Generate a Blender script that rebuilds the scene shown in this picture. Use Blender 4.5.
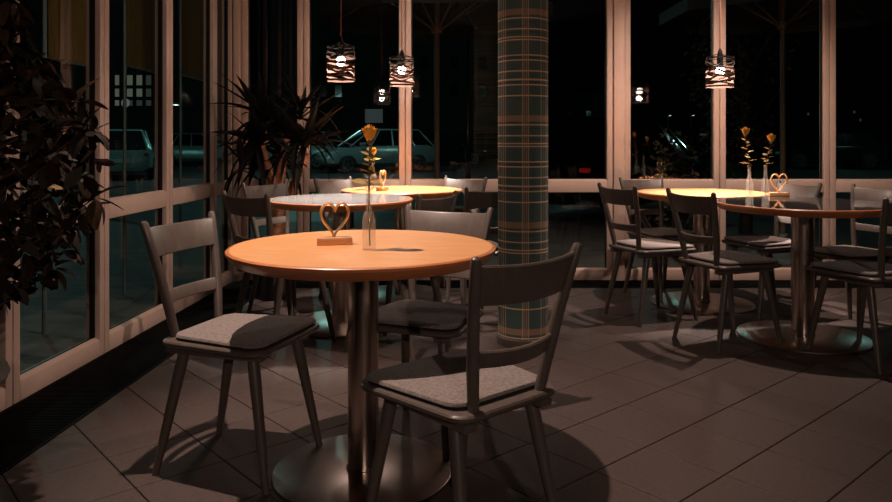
import bpy, bmesh, math, random
from mathutils import Vector, Matrix
R = math.radians
for o in list(bpy.data.objects): bpy.data.objects.remove(o)
SC = bpy.context.scene
COL = SC.collection
# ------------------------------------------------------------------ camera
F, HZ, EYE = 735.0, 140.0, 1.10            # focal length in px, horizon row, eye height
cd = bpy.data.cameras.new('camera'); cam = bpy.data.objects.new('camera', cd); COL.objects.link(cam)
cam.location = (0, 0, EYE); cam.rotation_euler = (R(90), 0, 0)
cd.sensor_width = 36; cd.lens = 36*F/892
cd.shift_y = -(251-HZ)/892.0
cd.clip_start = .05; cd.clip_end = 300
SC.camera = cam
# ------------------------------------------------------------------ world, exposure
w = bpy.data.worlds.new('night'); SC.world = w; w.use_nodes = True
w.node_tree.nodes['Background'].inputs[0].default_value = (.25, .45, .6, 1)
w.node_tree.nodes['Background'].inputs[1].default_value = .0005
vs = SC.view_settings
vs.view_transform = 'Standard'; vs.look = 'None'; vs.gamma = 1; vs.use_curve_mapping = False
vs.exposure = 0.0
WARM = (1, .75, .63)
# watts of the lamps: ceiling spots and added fills (x, y, z, watts) and pendants
PWARM = (1, .83, .73)
SPOTS = [(-.85, 2.4, 2.82, 270, 64, (-.275, 2.44, .75)), (1.95, 4.30, 2.82, 165, 116, (1.95, 4.95, .5)), (1.2, 2.9, 2.82, 150, 46, (-1.7, 3.9, -.2)),  # last entry: added fill that brightens the left window frames
         (.9, -2.3, 1.95, 115, 90, (.9, 4.5, 1.1)), (-.30, 4.9, 2.82, 30, 140, (-.35, 4.9, 0))]        # x, y, z, watts, cone, aim; first here: added fill behind the camera
PEND_W, GLOW_W = 130.0, 9.0                                        # reflector bulb downwards, glow through the woven shade

def gp(x, y, z=0.0):
    """pixel on a level plane at height z -> point"""
    Y = (EYE-z)*F/(y-HZ)
    return Vector(((x-446)/F*Y, Y, z))

# ------------------------------------------------------------------ materials
def nt(name):
    m = bpy.data.materials.new(name); m.use_nodes = True
    t = m.node_tree; return m, t, t.nodes['Principled BSDF']
def mat(name, col, rough=.5, metal=0, var=0.0, scale=20, bump=0.0, spec=.5, stretch=(1,1,1), coat=0, sheen=0):
    m, t, b = nt(name)
    b.inputs['Base Color'].default_value = (*col, 1); b.inputs['Roughness'].default_value = rough
    b.inputs['Metallic'].default_value = metal; b.inputs['Specular IOR Level'].default_value = spec
    if coat: b.inputs['Coat Weight'].default_value = coat
    if sheen: b.inputs['Sheen Weight'].default_value = sheen
    if var or bump:
        tc = t.nodes.new('ShaderNodeTexCoord'); mp = t.nodes.new('ShaderNodeMapping'); mp.inputs['Scale'].default_value = stretch
        n = t.nodes.new('ShaderNodeTexNoise'); n.inputs['Scale'].default_value = scale; n.inputs['Detail'].default_value = 5
        t.links.new(tc.outputs['Object'], mp.inputs[0]); t.links.new(mp.outputs[0], n.inputs['Vector'])
        if var:
            r = t.nodes.new('ShaderNodeValToRGB'); e = r.color_ramp.elements
            e[0].position = .3; e[1].position = .7
            e[0].color = (*[max(0, c*(1-var)) for c in col], 1); e[1].color = (*[min(1, c*(1+var)) for c in col], 1)
            t.links.new(n.outputs[0], r.inputs[0]); t.links.new(r.outputs[0], b.inputs['Base Color'])
        if bump:
            bp = t.nodes.new('ShaderNodeBump'); bp.inputs['Strength'].default_value = bump; bp.inputs['Distance'].default_value = .01
            t.links.new(n.outputs[0], bp.inputs['Height']); t.links.new(bp.outputs[0], b.inputs['Normal'])
    return m
def emit(name, col, s):
    m, t, b = nt(name); b.inputs['Base Color'].default_value = (*col, 1)
    b.inputs['Emission Color'].default_value = (*col, 1); b.inputs['Emission Strength'].default_value = s
    return m
def glass_pane(name, f0=.06, fmax=.55, tint=(.86, .92, .9), haze=0.0, rough=0.0):
    m = bpy.data.materials.new(name); m.use_nodes = True; t = m.node_tree; t.nodes.clear(); N = t.nodes.new; L = t.links.new
    o = N('ShaderNodeOutputMaterial'); mx = N('ShaderNodeMixShader'); lw_ = N('ShaderNodeLayerWeight'); lw_.inputs[0].default_value = .5
    pw = N('ShaderNodeMath'); pw.operation = 'POWER'; pw.inputs[1].default_value = 5; L(lw_.outputs['Facing'], pw.inputs[0])
    ma = N('ShaderNodeMath'); ma.operation = 'MULTIPLY_ADD'; ma.inputs[1].default_value = fmax; ma.inputs[2].default_value = f0; L(pw.outputs[0], ma.inputs[0])
    tr = N('ShaderNodeBsdfTransparent'); tr.inputs[0].default_value = (*tint, 1)
    gl = N('ShaderNodeBsdfGlossy'); gl.inputs['Roughness'].default_value = rough; gl.inputs['Color'].default_value = (.95, .95, .95, 1)
    src = tr.outputs[0]
    if haze:
        di = N('ShaderNodeBsdfTranslucent'); di.inputs[0].default_value = (.95, .88, .8, 1); df = N('ShaderNodeBsdfDiffuse'); df.inputs[0].default_value = (.95, .88, .8, 1)
        ad = N('ShaderNodeMixShader'); ad.inputs[0].default_value = .5; L(di.outputs[0], ad.inputs[1]); L(df.outputs[0], ad.inputs[2])
        h = N('ShaderNodeMixShader'); h.inputs[0].default_value = haze; L(tr.outputs[0], h.inputs[1]); L(ad.outputs[0], h.inputs[2]); src = h.outputs[0]
    L(ma.outputs[0], mx.inputs[0]); L(src, mx.inputs[1]); L(gl.outputs[0], mx.inputs[2]); L(mx.outputs[0], o.inputs[0]); return m
def wood(name, c1, c2, rough=.35, scale=6, stretch=(1, 9, 9), coat=.3):
    m, t, b = nt(name); b.inputs['Roughness'].default_value = rough; b.inputs['Coat Weight'].default_value = coat
    b.inputs['Coat Roughness'].default_value = .2
    tc = t.nodes.new('ShaderNodeTexCoord'); mp = t.nodes.new('ShaderNodeMapping'); mp.inputs['Scale'].default_value = stretch
    n = t.nodes.new('ShaderNodeTexNoise'); n.inputs['Scale'].default_value = scale; n.inputs['Detail'].default_value = 6; n.inputs['Distortion'].default_value = .8
    r = t.nodes.new('ShaderNodeValToRGB'); r.color_ramp.elements[0].color = (*c1, 1); r.color_ramp.elements[1].color = (*c2, 1)
    r.color_ramp.elements[0].position = .3; r.color_ramp.elements[1].position = .7
    t.links.new(tc.outputs['Object'], mp.inputs[0]); t.links.new(mp.outputs[0], n.inputs['Vector'])
    t.links.new(n.outputs[0], r.inputs[0]); t.links.new(r.outputs[0], b.inputs['Base Color'])
    return m
def leafmat(name, col, var=.4, rough=.35, trans=.25):
    m = mat(name, col, rough, var=var, scale=9)
    return m

M = dict(
 tile=mat('tile', (.086, .064, .057), .55, var=.13, scale=55, bump=.02, spec=.16),
 grout=mat('grout', (.02, .016, .014), .9),
 frame=mat('frame', (.60, .43, .35), .45, var=.04, scale=6, spec=.4),
 gasket=mat('gasket', (.006, .006, .006), .5),
 pane=glass_pane('pane_glass'),
 grille=mat('grille', (.006, .0055, .005), .7, 0, spec=.08),
 ceiling=mat('ceiling', (.10, .085, .075), .9),
 wall=mat('wall', (.10, .075, .06), .8, var=.1, scale=3),
 top=wood('table_top_wood', (.62, .29, .105), (.72, .36, .15), .45, 5, (1.2, 8, 8), .06),
 edge=wood('table_edge_wood', (.46, .155, .055), (.56, .20, .07), .4, 5, (3, 3, 30)),
 darktop=mat('dark_table_top', (.050, .047, .046), .06, var=.25, scale=120, spec=.9),
 greytop=mat('grey_table_top', (.26, .25, .25), .14, var=.35, scale=170, spec=.5),
 steel=mat('brushed_steel', (.62, .50, .43), .24, 1, var=.12, scale=5, stretch=(60, 60, 1)),
 plate=mat('base_steel', (.46, .41, .38), .34, 1, var=.10, scale=9),
 chair=wood('chair_wood', (.086, .066, .055), (.112, .086, .072), .42, 7, (6, 6, 1), .15),
 felt=mat('felt', (.215, .178, .161), .95, var=.30, scale=130, bump=.25, spec=.1, sheen=.2),
 feltb=mat('felt_piping', (.012, .011, .011), .9),
 black=mat('black_plastic', (.010, .009, .008), .6, spec=.2),
 copper=mat('copper_cord', (.34, .12, .075), .6),
 heart=wood('light_wood', (.60, .30, .12), (.72, .38, .17), .45, 10, (1, 1, 8), .1),
 gold=mat('golden_wire', (.82, .50, .24), .35, .55),
 petal=mat('rose_petal', (.72, .36, .045), .6, var=.25, scale=60),
 rleaf=mat('rose_leaf', (.30, .20, .045), .5, var=.3, scale=30),
 stem=mat('rose_stem', (.12, .10, .03), .6),
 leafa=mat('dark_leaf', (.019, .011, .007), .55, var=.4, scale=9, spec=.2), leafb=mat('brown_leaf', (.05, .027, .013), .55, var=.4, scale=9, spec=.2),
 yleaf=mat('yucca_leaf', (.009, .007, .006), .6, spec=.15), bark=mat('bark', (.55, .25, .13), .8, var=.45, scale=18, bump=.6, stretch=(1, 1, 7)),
 twig=mat('twig', (.05, .032, .02), .8), soil=mat('soil', (.02, .014, .01), 1, var=.4, scale=40, bump=.5),
 pot=mat('grey_pot', (.40, .37, .35), .35), darkpot=mat('dark_pot', (.035, .03, .028), .5),
 asphalt=mat('asphalt', (.050, .055, .056), .55, var=.35, scale=1.1, bump=.12, spec=.4),
 paving=mat('paving', (.15, .12, .105), .7, var=.3, scale=2.2, bump=.1, stretch=(1, 4, 1)),
 white=mat('car_silver', (.32, .35, .35), .22, .3), darkcar=mat('car_dark', (.012, .013, .014), .12, .2, coat=.6),
 tealcar=mat('car_teal', (.22, .32, .31), .22, .3), cglass=mat('car_glass', (.008, .009, .01), .08),
 tyre=mat('tyre', (.012, .012, .012), .8), rim=mat('wheel_rim', (.30, .30, .30), .3, .9),
 tail=mat('tail_glass', (.30, .01, .008), .2), tailon=emit('tail_lit', (.8, .02, .012), .10), headl=mat('headlight', (.6, .62, .6), .1),
 plateno=mat('number_plate', (.35, .37, .35), .5),
 canvas=mat('parasol_canvas', (.022, .023, .024), .8), pwood=mat('parasol_wood', (.14, .08, .05), .6, var=.2, scale=8),
 blind=mat('yellow_blind', (.20, .115, .025), .8, var=.12, scale=4, stretch=(20, 20, .5)),
 render=mat('building_render', (.05, .05, .05), .9, var=.2, scale=.6), roof=mat('roof_tiles', (.03, .022, .02), .9),
 litwin=emit('lit_window', (.42, .46, .34), .16), dimwin=emit('dim_window', (.26, .28, .24), .08), darkwin=mat('dark_window', (.01, .012, .014), .1),
 bluesign=emit('blue_sign', (.12, .30, 1), .9), steelgrey=mat('galvanised', (.25, .30, .30), .5, .6),
 lamphead=emit('street_lamp_glow', (.75, 1, .95), 3), sign=mat('sign_back', (.42, .42, .42), .5),
 shop=emit('shop_window', (.30, .36, .36), .085),
 tleaf=mat('tree_leaf', (.11, .075, .03), .7, var=.5, scale=3), hedge=mat('hedge_leaf', (.03, .045, .03), .8, var=.5, scale=3),
 bulb=emit('bulb', (1, .86, .72), 26), spotglow=emit('spot_lens', (1, .86, .7), 5),
)
def band_mat():
    m = bpy.data.materials.new('shade_band'); m.use_nodes = True; t = m.node_tree; t.nodes.clear()
    o = t.nodes.new('ShaderNodeOutputMaterial'); mx = t.nodes.new('ShaderNodeMixShader'); mx.inputs[0].default_value = .22
    d = t.nodes.new('ShaderNodeBsdfDiffuse'); d.inputs[0].default_value = (.075, .05, .042, 1)
    tr = t.nodes.new('ShaderNodeBsdfTranslucent'); tr.inputs[0].default_value = (.14, .09, .07, 1)
    t.links.new(d.outputs[0], mx.inputs[1]); t.links.new(tr.outputs[0], mx.inputs[2]); t.links.new(mx.outputs[0], o.inputs[0]); return m
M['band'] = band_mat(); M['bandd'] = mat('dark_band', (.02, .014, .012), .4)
M['bottle'] = glass_pane('clear_glass', .04, .30, (.97, .96, .94), .18, .08)
def plaid():
    m, t, b = nt('plaid_fabric'); b.inputs['Roughness'].default_value = .85; b.inputs['Specular IOR Level'].default_value = .15
    N = t.nodes.new; L = t.links.new
    tc = N('ShaderNodeTexCoord'); sp = N('ShaderNodeSeparateXYZ'); L(tc.outputs['Object'], sp.inputs[0])
    def math_(op, a, c=None):
        n = N('ShaderNodeMath'); n.operation = op
        for i, v in enumerate((a, c)):
            if v is None: continue
            if isinstance(v, (int, float)): n.inputs[i].default_value = v
            else: L(v, n.inputs[i])
        return n.outputs[0]
    ang = math_('ARCTAN2', sp.outputs[0], math_('MULTIPLY', sp.outputs[1], -1))
    u = math_('FRACT', math_('ADD', math_('DIVIDE', ang, 2*math.pi/3), .5))      # three repeats round the column
    v = math_('FRACT', math_('ADD', math_('MULTIPLY', sp.outputs[2], -1/.563), 1.232/.563+8))
    G, T, D, B = (.105, .16, .148), (.88, .58, .37), (.42, .27, .18), (.010, .010, .010)
    def ramp(fac, stops, base):
        r = N('ShaderNodeValToRGB'); r.color_ramp.interpolation = 'CONSTANT'; e = r.color_ramp.elements
        e[0].position = 0; e[0].color = (*base, 1)
        e.remove(e[1])
        for p, wd, c in stops:
            x = e.new(p); x.color = (*c, 1); x = e.new(p+wd); x.color = (*base, 1)
        L(fac, r.inputs[0]); return r.outputs[0]
    wv = .012
    h = ramp(v, [(.002, .058, D), (.084, wv, T), (.12, wv, B), (.187, wv, T), (.215, wv, B), (.26, wv, T), (.288, wv, T), (.43, wv, T), (.455, wv, B), (.48, wv, T),
                 (.58, wv, T), (.66, wv, T), (.685, wv, B), (.71, wv, T), (.81, wv, T)], G)
    vv = ramp(u, [(.03, .012, T), (.083, .012, T), (.43, .012, T), (.455, .028, D), (.50, .028, D), (.545, .012, T), (.573, .012, B), (.813, .012, T), (.88, .008, D), (.975, .012, T)], G)
    mx = N('ShaderNodeMix'); mx.data_type = 'RGBA'; mx.blend_type = 'LIGHTEN'; mx.inputs[0].default_value = .8; L(h, mx.inputs[6]); L(vv, mx.inputs[7])
    br = N('ShaderNodeMix'); br.data_type = 'RGBA'; br.blend_type = 'LIGHTEN'; br.inputs[0].default_value = 0
    L(mx.outputs[2], br.inputs[6]); L(h, br.inputs[7])
    n = N('ShaderNodeTexNoise'); n.inputs['Scale'].default_value = 160; L(tc.outputs['Object'], n.inputs['Vector'])
    ml = N('ShaderNodeMix'); ml.data_type = 'RGBA'; ml.blend_type = 'MULTIPLY'; ml.inputs[0].default_value = .25
    L(br.outputs[2], ml.inputs[6]); L(n.outputs[0], ml.inputs[7])
    L(ml.outputs[2], b.inputs['Base Color']); return m
M['plaid'] = plaid()

# ------------------------------------------------------------------ mesh helpers
class MB:
    def __init__(s): s.v = []; s.f = []
    def add(s, vs_, fs, mx=None):
        k = len(s.v)
        s.v += [tuple(mx @ Vector(p)) if mx else tuple(p) for p in vs_]; s.f += [tuple(i+k for i in f) for f in fs]; return s
    def box(s, x0, x1, y0, y1, z0, z1, mx=None, ch=0.0):
        if ch <= 0:
            vs_ = [(x, y, z) for z in (z0, z1) for y in (y0, y1) for x in (x0, x1)]
            return s.add(vs_, [(0,2,3,1), (4,5,7,6), (0,1,5,4), (2,6,7,3), (0,4,6,2), (1,3,7,5)], mx)
        bm = bmesh.new(); bmesh.ops.create_cube(bm, size=1)
        for v in bm.verts: v.co = ((x0+x1)/2+v.co.x*(x1-x0), (y0+y1)/2+v.co.y*(y1-y0), (z0+z1)/2+v.co.z*(z1-z0))
        bmesh.ops.bevel(bm, geom=bm.edges[:], offset=ch, segments=2, affect='EDGES', profile=.5)
        bm.verts.index_update()
        s.add([v.co[:] for v in bm.verts], [[v.index for v in f.verts] for f in bm.faces], mx); bm.free(); return s
    def lathe(s, prof, n=32, mx=None):
        """prof: (radius, z) from bottom to top; closes poles with fans"""
        vs_, fs = [], []; rings = []
        for r, z in prof:
            if r < 1e-6: rings.append([len(vs_)]); vs_.append((0, 0, z))
            else:
                rings.append(list(range(len(vs_), len(vs_)+n)))
                vs_ += [(r*math.cos(2*math.pi*i/n), r*math.sin(2*math.pi*i/n), z) for i in range(n)]
        for a, b in zip(rings, rings[1:]):
            for i in range(n):
                j = (i+1) % n
                if len(a) == 1 and len(b) == 1: continue
                if len(a) == 1: fs.append((a[0], b[j], b[i]))
                elif len(b) == 1: fs.append((a[i], a[j], b[0]))
                else: fs.append((a[i], a[j], b[j], b[i]))
        return s.add(vs_, fs, mx)
    def loft(s, rings, cap=True, closed=True, mx=None):
        n = len(rings[0]); vs_ = [p for r in rings for p in r]; fs = []
        for k in range(len(rings)-1):
            for i in range(n if closed else n-1):
                j = (i+1) % n; fs.append((k*n+i, k*n+j, (k+1)*n+j, (k+1)*n+i))
        if cap: fs.append(tuple(range(n-1, -1, -1))); fs.append(tuple((len(rings)-1)*n+i for i in range(n)))
        return s.add(vs_, fs, mx)
    def tube(s, pts, rad, n=10, mx=None, flat=1.0):
        pts = [Vector(p) for p in pts]; rad = rad if isinstance(rad, (list, tuple)) else [rad]*len(pts); rings = []
        up = None
        for i, p in enumerate(pts):
            d = (pts[min(i+1, len(pts)-1)]-pts[max(i-1, 0)]).normalized()
            if up is None:
                up = Vector((0, 0, 1)) if abs(d.z) < .9 else Vector((0, 1, 0))
            a = d.cross(up).normalized(); b = a.cross(d).normalized(); up = b
            rings.append([tuple(p+a*rad[i]*math.cos(2*math.pi*k/n)+b*rad[i]*flat*math.sin(2*math.pi*k/n)) for k in range(n)])
        return s.loft(rings, mx=mx)
    def mesh(s, name):
        me = bpy.data.meshes.new(name); me.from_pydata(s.v, [], s.f); me.validate()
        bm = bmesh.new(); bm.from_mesh(me); bmesh.ops.recalc_face_normals(bm, faces=bm.faces); bm.to_mesh(me); bm.free(); return me
    def build(s, name, m, parent=None, smooth=False, loc=None):
        return obj(name, finish(s.mesh(name), m, smooth), parent, loc)
def finish(me, m, smooth=False):
    me.materials.append(M[m] if isinstance(m, str) else m)
    if smooth:
        for p in me.polygons: p.use_smooth = True
        try: me.set_sharp_from_angle(angle=R(38))
        except Exception: pass
    return me
def obj(name, me, parent=None, loc=None):
    o = bpy.data.objects.new(name, me); COL.objects.link(o); o.parent = parent
    if loc is not None: o.location = loc
    return o
def empty(name, loc=(0,0,0), rz=0):
    o = bpy.data.objects.new(name, None); COL.objects.link(o); o.location = loc; o.rotation_euler = (0, 0, rz); o.empty_display_size = .1; return o
def tag(o, label, cat, group=None):
    o['label'] = label; o['category'] = cat
    if group: o['group'] = group
    return o
def struct(o, label=None):
    o['kind'] = 'structure'
    if label: o['label'] = label
    return o
def copy_tree(o, parent=None):
    c = o.copy(); COL.objects.link(c); c.parent = parent
    for ch in list(o.children): copy_tree(ch, c)
    return c
def point(parent, name, loc, watts, rad=.03, col=WARM):
    l = bpy.data.lights.new(name, 'POINT'); l.energy = watts; l.color = col; l.shadow_soft_size = rad
    o = bpy.data.objects.new(name, l); COL.objects.link(o); o.location = loc; o.parent = parent; return o

# ------------------------------------------------------------------ room shell
CEIL = 3.0
BY = 5.76                                                   # inner face of the back windows
def LX(Y): return -1.80+.053*(Y-2.966)                      # inner face of the left windows
def GX(Y): return -1.462+.0476*(Y-2.41)                     # tile edge beside the left floor grille
GY = 5.46                                                   # tile edge at the back grille
XR, YN = 5.6, -3.0
LDIR = Vector((.053, 1, 0)).normalized()

def clip(poly, a, b, c):                                    # keep a*x+b*y<=c
    out = []
    for i in range(len(poly)):
        p, q = poly[i], poly[(i+1) % len(poly)]
        dp, dq = a*p[0]+b*p[1]-c, a*q[0]+b*q[1]-c
        if dp <= 0: out.append(p)
        if (dp < 0 < dq) or (dq < 0 < dp):
            t = dp/(dp-dq); out.append((p[0]+t*(q[0]-p[0]), p[1]+t*(q[1]-p[1])))
    return out
def clip_floor(poly):
    for a, b, c in ((-1, .0476, 1.462+.0476*2.41), (0, 1, GY), (1, 0, XR), (0, -1, -YN)):
        if len(poly) >= 3: poly = clip(poly, a, b, c)
    return poly
fl = MB(); corners = [(LX(YN)-.1, YN-.1), (XR+.1, YN-.1), (XR+.1, BY+.02), (LX(BY)-.02, BY+.02)]
fl.loft([[(x, y, -.06) for x, y in corners], [(x, y, -.008) for x, y in corners]])
floor = struct(fl.build('floor', 'grout'), 'brown stoneware tile floor laid diagonally')
def tile_mesh(poly, name='tile'):
    n = len(poly); cx = sum(p[0] for p in poly)/n; cy = sum(p[1] for p in poly)/n
    g, ch = .0022, .0022
    def ins(d):
        r = []
        for x, y in poly:
            v = Vector((x-cx, y-cy)); l = v.length
            r.append((x-v.x/l*d*1.4, y-v.y/l*d*1.4))
        return r
    o_, i_ = ins(g), ins(g+ch)
    vs_ = [(x, y, -.008) for x, y in o_]+[(x, y, -.0015) for x, y in o_]+[(x, y, 0) for x, y in i_]
    fs = [tuple(range(2*n, 3*n))]
    for k in (0, 1):
        for i in range(n):
            j = (i+1) % n; fs.append((k*n+i, k*n+j, (k+1)*n+j, (k+1)*n+i))
    return vs_, fs
P = .297; ua = Vector((math.cos(R(41.4)), math.sin(R(41.4)))); ub = Vector((-ua.y, ua.x)); org = Vector((.943, 2.836))
whole_poly = [tuple(ua*(sx*P/2)+ub*(sy*P/2)) for sx, sy in ((-1,-1), (1,-1), (1,1), (-1,1))]
wm = finish(MB().add(*tile_mesh(whole_poly)).mesh('tile'), 'tile')
cand = []
rest = MB()
for i in range(-24, 25):
    for j in range(-24, 25):
        c = org+ua*((i+.5)*P)+ub*((j+.5)*P)
        poly = [tuple(c+Vector(p)) for p in whole_poly]; cp = clip_floor(poly)
        if len(cp) < 3: continue
        area = abs(sum(cp[k][0]*cp[(k+1) % len(cp)][1]-cp[(k+1) % len(cp)][0]*cp[k][1] for k in range(len(cp))))/2
        if area < .0006: continue
        whole = area > P*P*.9999
        vis = any(y > .5 and -20 < 446+F*x/y < 912 and HZ+EYE*F/y < 525 for x, y in cp)
        cand.append((c.y if vis else 99+c.length, vis, c, cp, whole))
cand.sort(key=lambda t: t[0])
for k, (_, vis, c, cp, whole) in enumerate(cand):
    if vis and k < 300:
        if whole: obj('tile', wm, floor, (c.x, c.y, 0))
        else:
            mb = MB().add(*tile_mesh(cp)); mb.build('tile', 'tile', floor)
    else: rest.add(*tile_mesh(cp))
ro = rest.build('tile_field', 'tile', floor); ro['kind'] = 'stuff'

# floor grilles (trench heaters) along both window walls
def grille(name, pts, label, across):
    """pts: four floor corners (inner0, inner1, outer1, outer0)"""
    g = empty(name); tag(g, label, 'grille', 'floor grilles below the windows')
    i0, i1, o1, o0 = [Vector((*p, 0)) for p in pts]
    fr = MB(); 
    def bar(a, b, wv, hh):
        d = (b-a).normalized(); nrm = Vector((-d.y, d.x, 0))*wv/2
        fr.loft([[a+nrm+Vector((0,0,-.008)), a-nrm+Vector((0,0,-.008)), a-nrm+Vector((0,0,hh)), a+nrm+Vector((0,0,hh))],
                 [b+nrm+Vector((0,0,-.008)), b-nrm+Vector((0,0,-.008)), b-nrm+Vector((0,0,hh)), b+nrm+Vector((0,0,hh))]])
    e = .008
    si = (o0-i0).normalized()*e
    bar(i0+si, i1+si, .012, .002); bar(o0-si, o1-si, .012, .002)
    fr.build('frame', 'grille', g)
    sl = MB(); ln = (i1-i0).length; n = int(ln/.016)
    for k in range(1, n):
        t = k/n; a = i0.lerp(i1, t)+si*2; b = o0.lerp(o1, t)-si*2; d = (i1-i0).normalized()*.003
        sl.loft([[a-d+Vector((0,0,-.007)), a+d+Vector((0,0,-.007)), a+d, a-d], [b-d+Vector((0,0,-.007)), b+d+Vector((0,0,-.007)), b+d, b-d]])
    s_ = sl.build('slats', 'grille', g); s_['kind'] = 'stuff'
    bd = MB().add([i0+Vector((0,0,-.0075)), i1+Vector((0,0,-.0075)), o1+Vector((0,0,-.0075)), o0+Vector((0,0,-.0075))], [(0,1,2,3)])
    bd.build('trough', 'black', g)
grille('floor_grille', [(GX(.2), .2), (GX(GY), GY), (LX(GY)+.0, GY), (LX(.2)+.0, .2)], 'black slatted floor grille along the left windows', 0)
grille('floor_grille', [(GX(GY), GY), (XR, GY), (XR, BY), (LX(BY), BY)], 'black slatted floor grille along the back windows', 0)

# windows: each bay one window with frame, transom, panes, gaskets
def window(n, p0, p1, label, fw=.047):
    p0 = Vector((*p0, 0)); p1 = Vector((*p1, 0)); d = (p1-p0).normalized(); W = (p1-p0).length
    ang = math.atan2(d.y, d.x)
    wdw = struct(empty('window_%d' % n, p0, ang), label)
    # local: x along wall, y outward (left of direction), inner face at y=0
    g = .0025; dp = .075; ZT = 2.9
    def b(x0, x1, z0, z1, nm, y0=0, y1=dp, m='frame', ch=.004):
        return MB().box(x0, x1, y0, y1, z0, z1, ch=ch).build(nm, m, wdw, True)
    b(g, fw, 0, ZT, 'stile'); b(W-fw, W-g, 0, ZT, 'stile')
    b(fw, W-fw, 0, .085, 'bottom_rail'); b(fw, W-fw, .69, .783, 'transom'); b(fw, W-fw, ZT-.08, ZT, 'top_rail')
    for z0, z1 in ((.085, .69), (.783, ZT-.08)):
        gk = MB(); s = .008
        for a in ((fw, fw+s, z0, z1), (W-fw-s, W-fw, z0, z1), (fw+s, W-fw-s, z0, z0+s), (fw+s, W-fw-s, z1-s, z1)):
            gk.box(a[0], a[1], .026, .052, a[2], a[3])
        gk.build('gasket', 'gasket', wdw)
        # sloping glazing bead along the sill of each pane
        MB().loft([[(fw, .004, z0), (fw, .03, z0), (fw, .03, z0+.010)], [(W-fw, .004, z0), (W-fw, .03, z0), (W-fw, .03, z0+.010)]]).build('sill_bead', 'frame', wdw)
        MB().add([(fw, .04, z0), (W-fw, .04, z0), (W-fw, .04, z1), (fw, .04, z1)], [(0,1,2,3)]).build('pane', 'pane', wdw)
    return wdw
k = 1
ly = [1.5, 2.285, 3.05, 3.785, 4.567, 5.348, 5.70]
for a, b in zip(ly, ly[1:]):
    window(k, (LX(a), a), (LX(b), b), 'pale framed window bay of the left glass wall', .03 if b == ly[-1] else .047); k += 1
bx_ = [-1.602, -1.12, -.32, .52, 1.31]
for a, b in zip(bx_, bx_[1:]):
    window(k, (a, BY), (b, BY), 'pale framed window bay of the back glass wall'); k += 1
bx_ = [1.40, 2.147, 3.01, 3.83, 4.65, XR]
for a, b in zip(bx_, bx_[1:]):
    window(k, (a, BY), (b, BY), 'pale framed window bay of the back glass wall, right of the thick post'); k += 1
struct(MB().box(-1.652, -1.604, 5.702, BY+.075, 0, 2.9, ch=.006).build('trim_1', 'frame', None, True), 'pale corner post between left and back windows')
struct(MB().box(1.312, 1.398, BY-.02, BY+.09, 0, 2.9, ch=.006).build('trim_2', 'frame', None, True), 'thick pale window post')
# walls that close the room off behind and beside the camera, header, ceiling
struct(MB().box(-2.25, XR+.1, YN-.1, YN, 0, CEIL).build('wall_near', 'wall'))
struct(MB().box(XR, XR+.1, YN, BY+.08, 0, CEIL).build('wall_right', 'wall'))
lw = MB(); a, b = (LX(YN), YN), (LX(1.5), 1.5)
lw.loft([[(x-t, y, z) for t, z in ((0, 0), (.1, 0), (.1, CEIL), (0, CEIL))] for x, y in (a, b)])
struct(lw.build('wall_left', 'wall'))
struct(MB().box(-1.75, XR, BY, BY+.08, 2.9, CEIL).build('wall_back', 'wall'))
hd = MB(); a, b = (LX(1.5), 1.5), (LX(BY), BY)
hd.loft([[(x-t, y, z) for t, z in ((0, 2.9), (.08, 2.9), (.08, CEIL), (0, CEIL))] for x, y in (a, b)])
struct(hd.build('trim_3', 'wall'))
struct(MB().box(-2.25, XR+.1, YN-.1, BY+.1, CEIL, CEIL+.1).build('ceiling', 'ceiling'))

# round column wrapped in plaid
c = empty('column', (.419, 4.0, 0)); struct(c, 'round column wrapped in dark green and brown plaid fabric')
MB().lathe([(.136, .045), (.136, CEIL)], 64).build('shaft', 'plaid', c, True)
MB().lathe([(0, 0), (.142, 0), (.143, .004), (.143, .04), (.137, .047), (0, .047)], 64).build('skirting', mat('column_base', (.10, .07, .055), .6), c, True)

# ------------------------------------------------------------------ ceiling spots and added fill lights
for i, (x, y, z, wt, cone, aim) in enumerate(SPOTS):
    s = empty('ceiling_or_fill_spot', (x, y, z))
    tag(s, ['black ceiling spot above the front round table', 'black ceiling spot above the right hand tables', 'added black fill spot at right turned towards the left windows',
            'added black fill spot behind the camera', 'black ceiling spot above the farther round table'][i], 'lamp', 'ceiling spots')
    q_ = (Vector(aim)-Vector((x, y, z))).to_track_quat('-Z', 'Y')
    can = MB().lathe([(.055, -.06), (.055, .06), (.03, .085), (0, .085)], 24).build('can', 'black', s, True)
    MB().lathe([(.012, .03), (.012, CEIL-z)], 12).build('stem', 'black', s, True)
    lens = MB().lathe([(0, .02), (.045, .02), (.045, .026), (0, .026)], 24).build('lens', 'spotglow', s, True)
    l = bpy.data.lights.new('spot_light', 'SPOT'); l.energy = wt; l.color = WARM; l.shadow_soft_size = .022
    l.spot_size = R(cone); l.spot_blend = .8
    lo_ = bpy.data.objects.new('spot_light', l); COL.objects.link(lo_); lo_.location = q_ @ Vector((0, 0, -.075)); lo_.parent = s
    for o_ in (can, lens, lo_): o_.rotation_mode = 'QUATERNION'; o_.rotation_quaternion = q_

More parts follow.
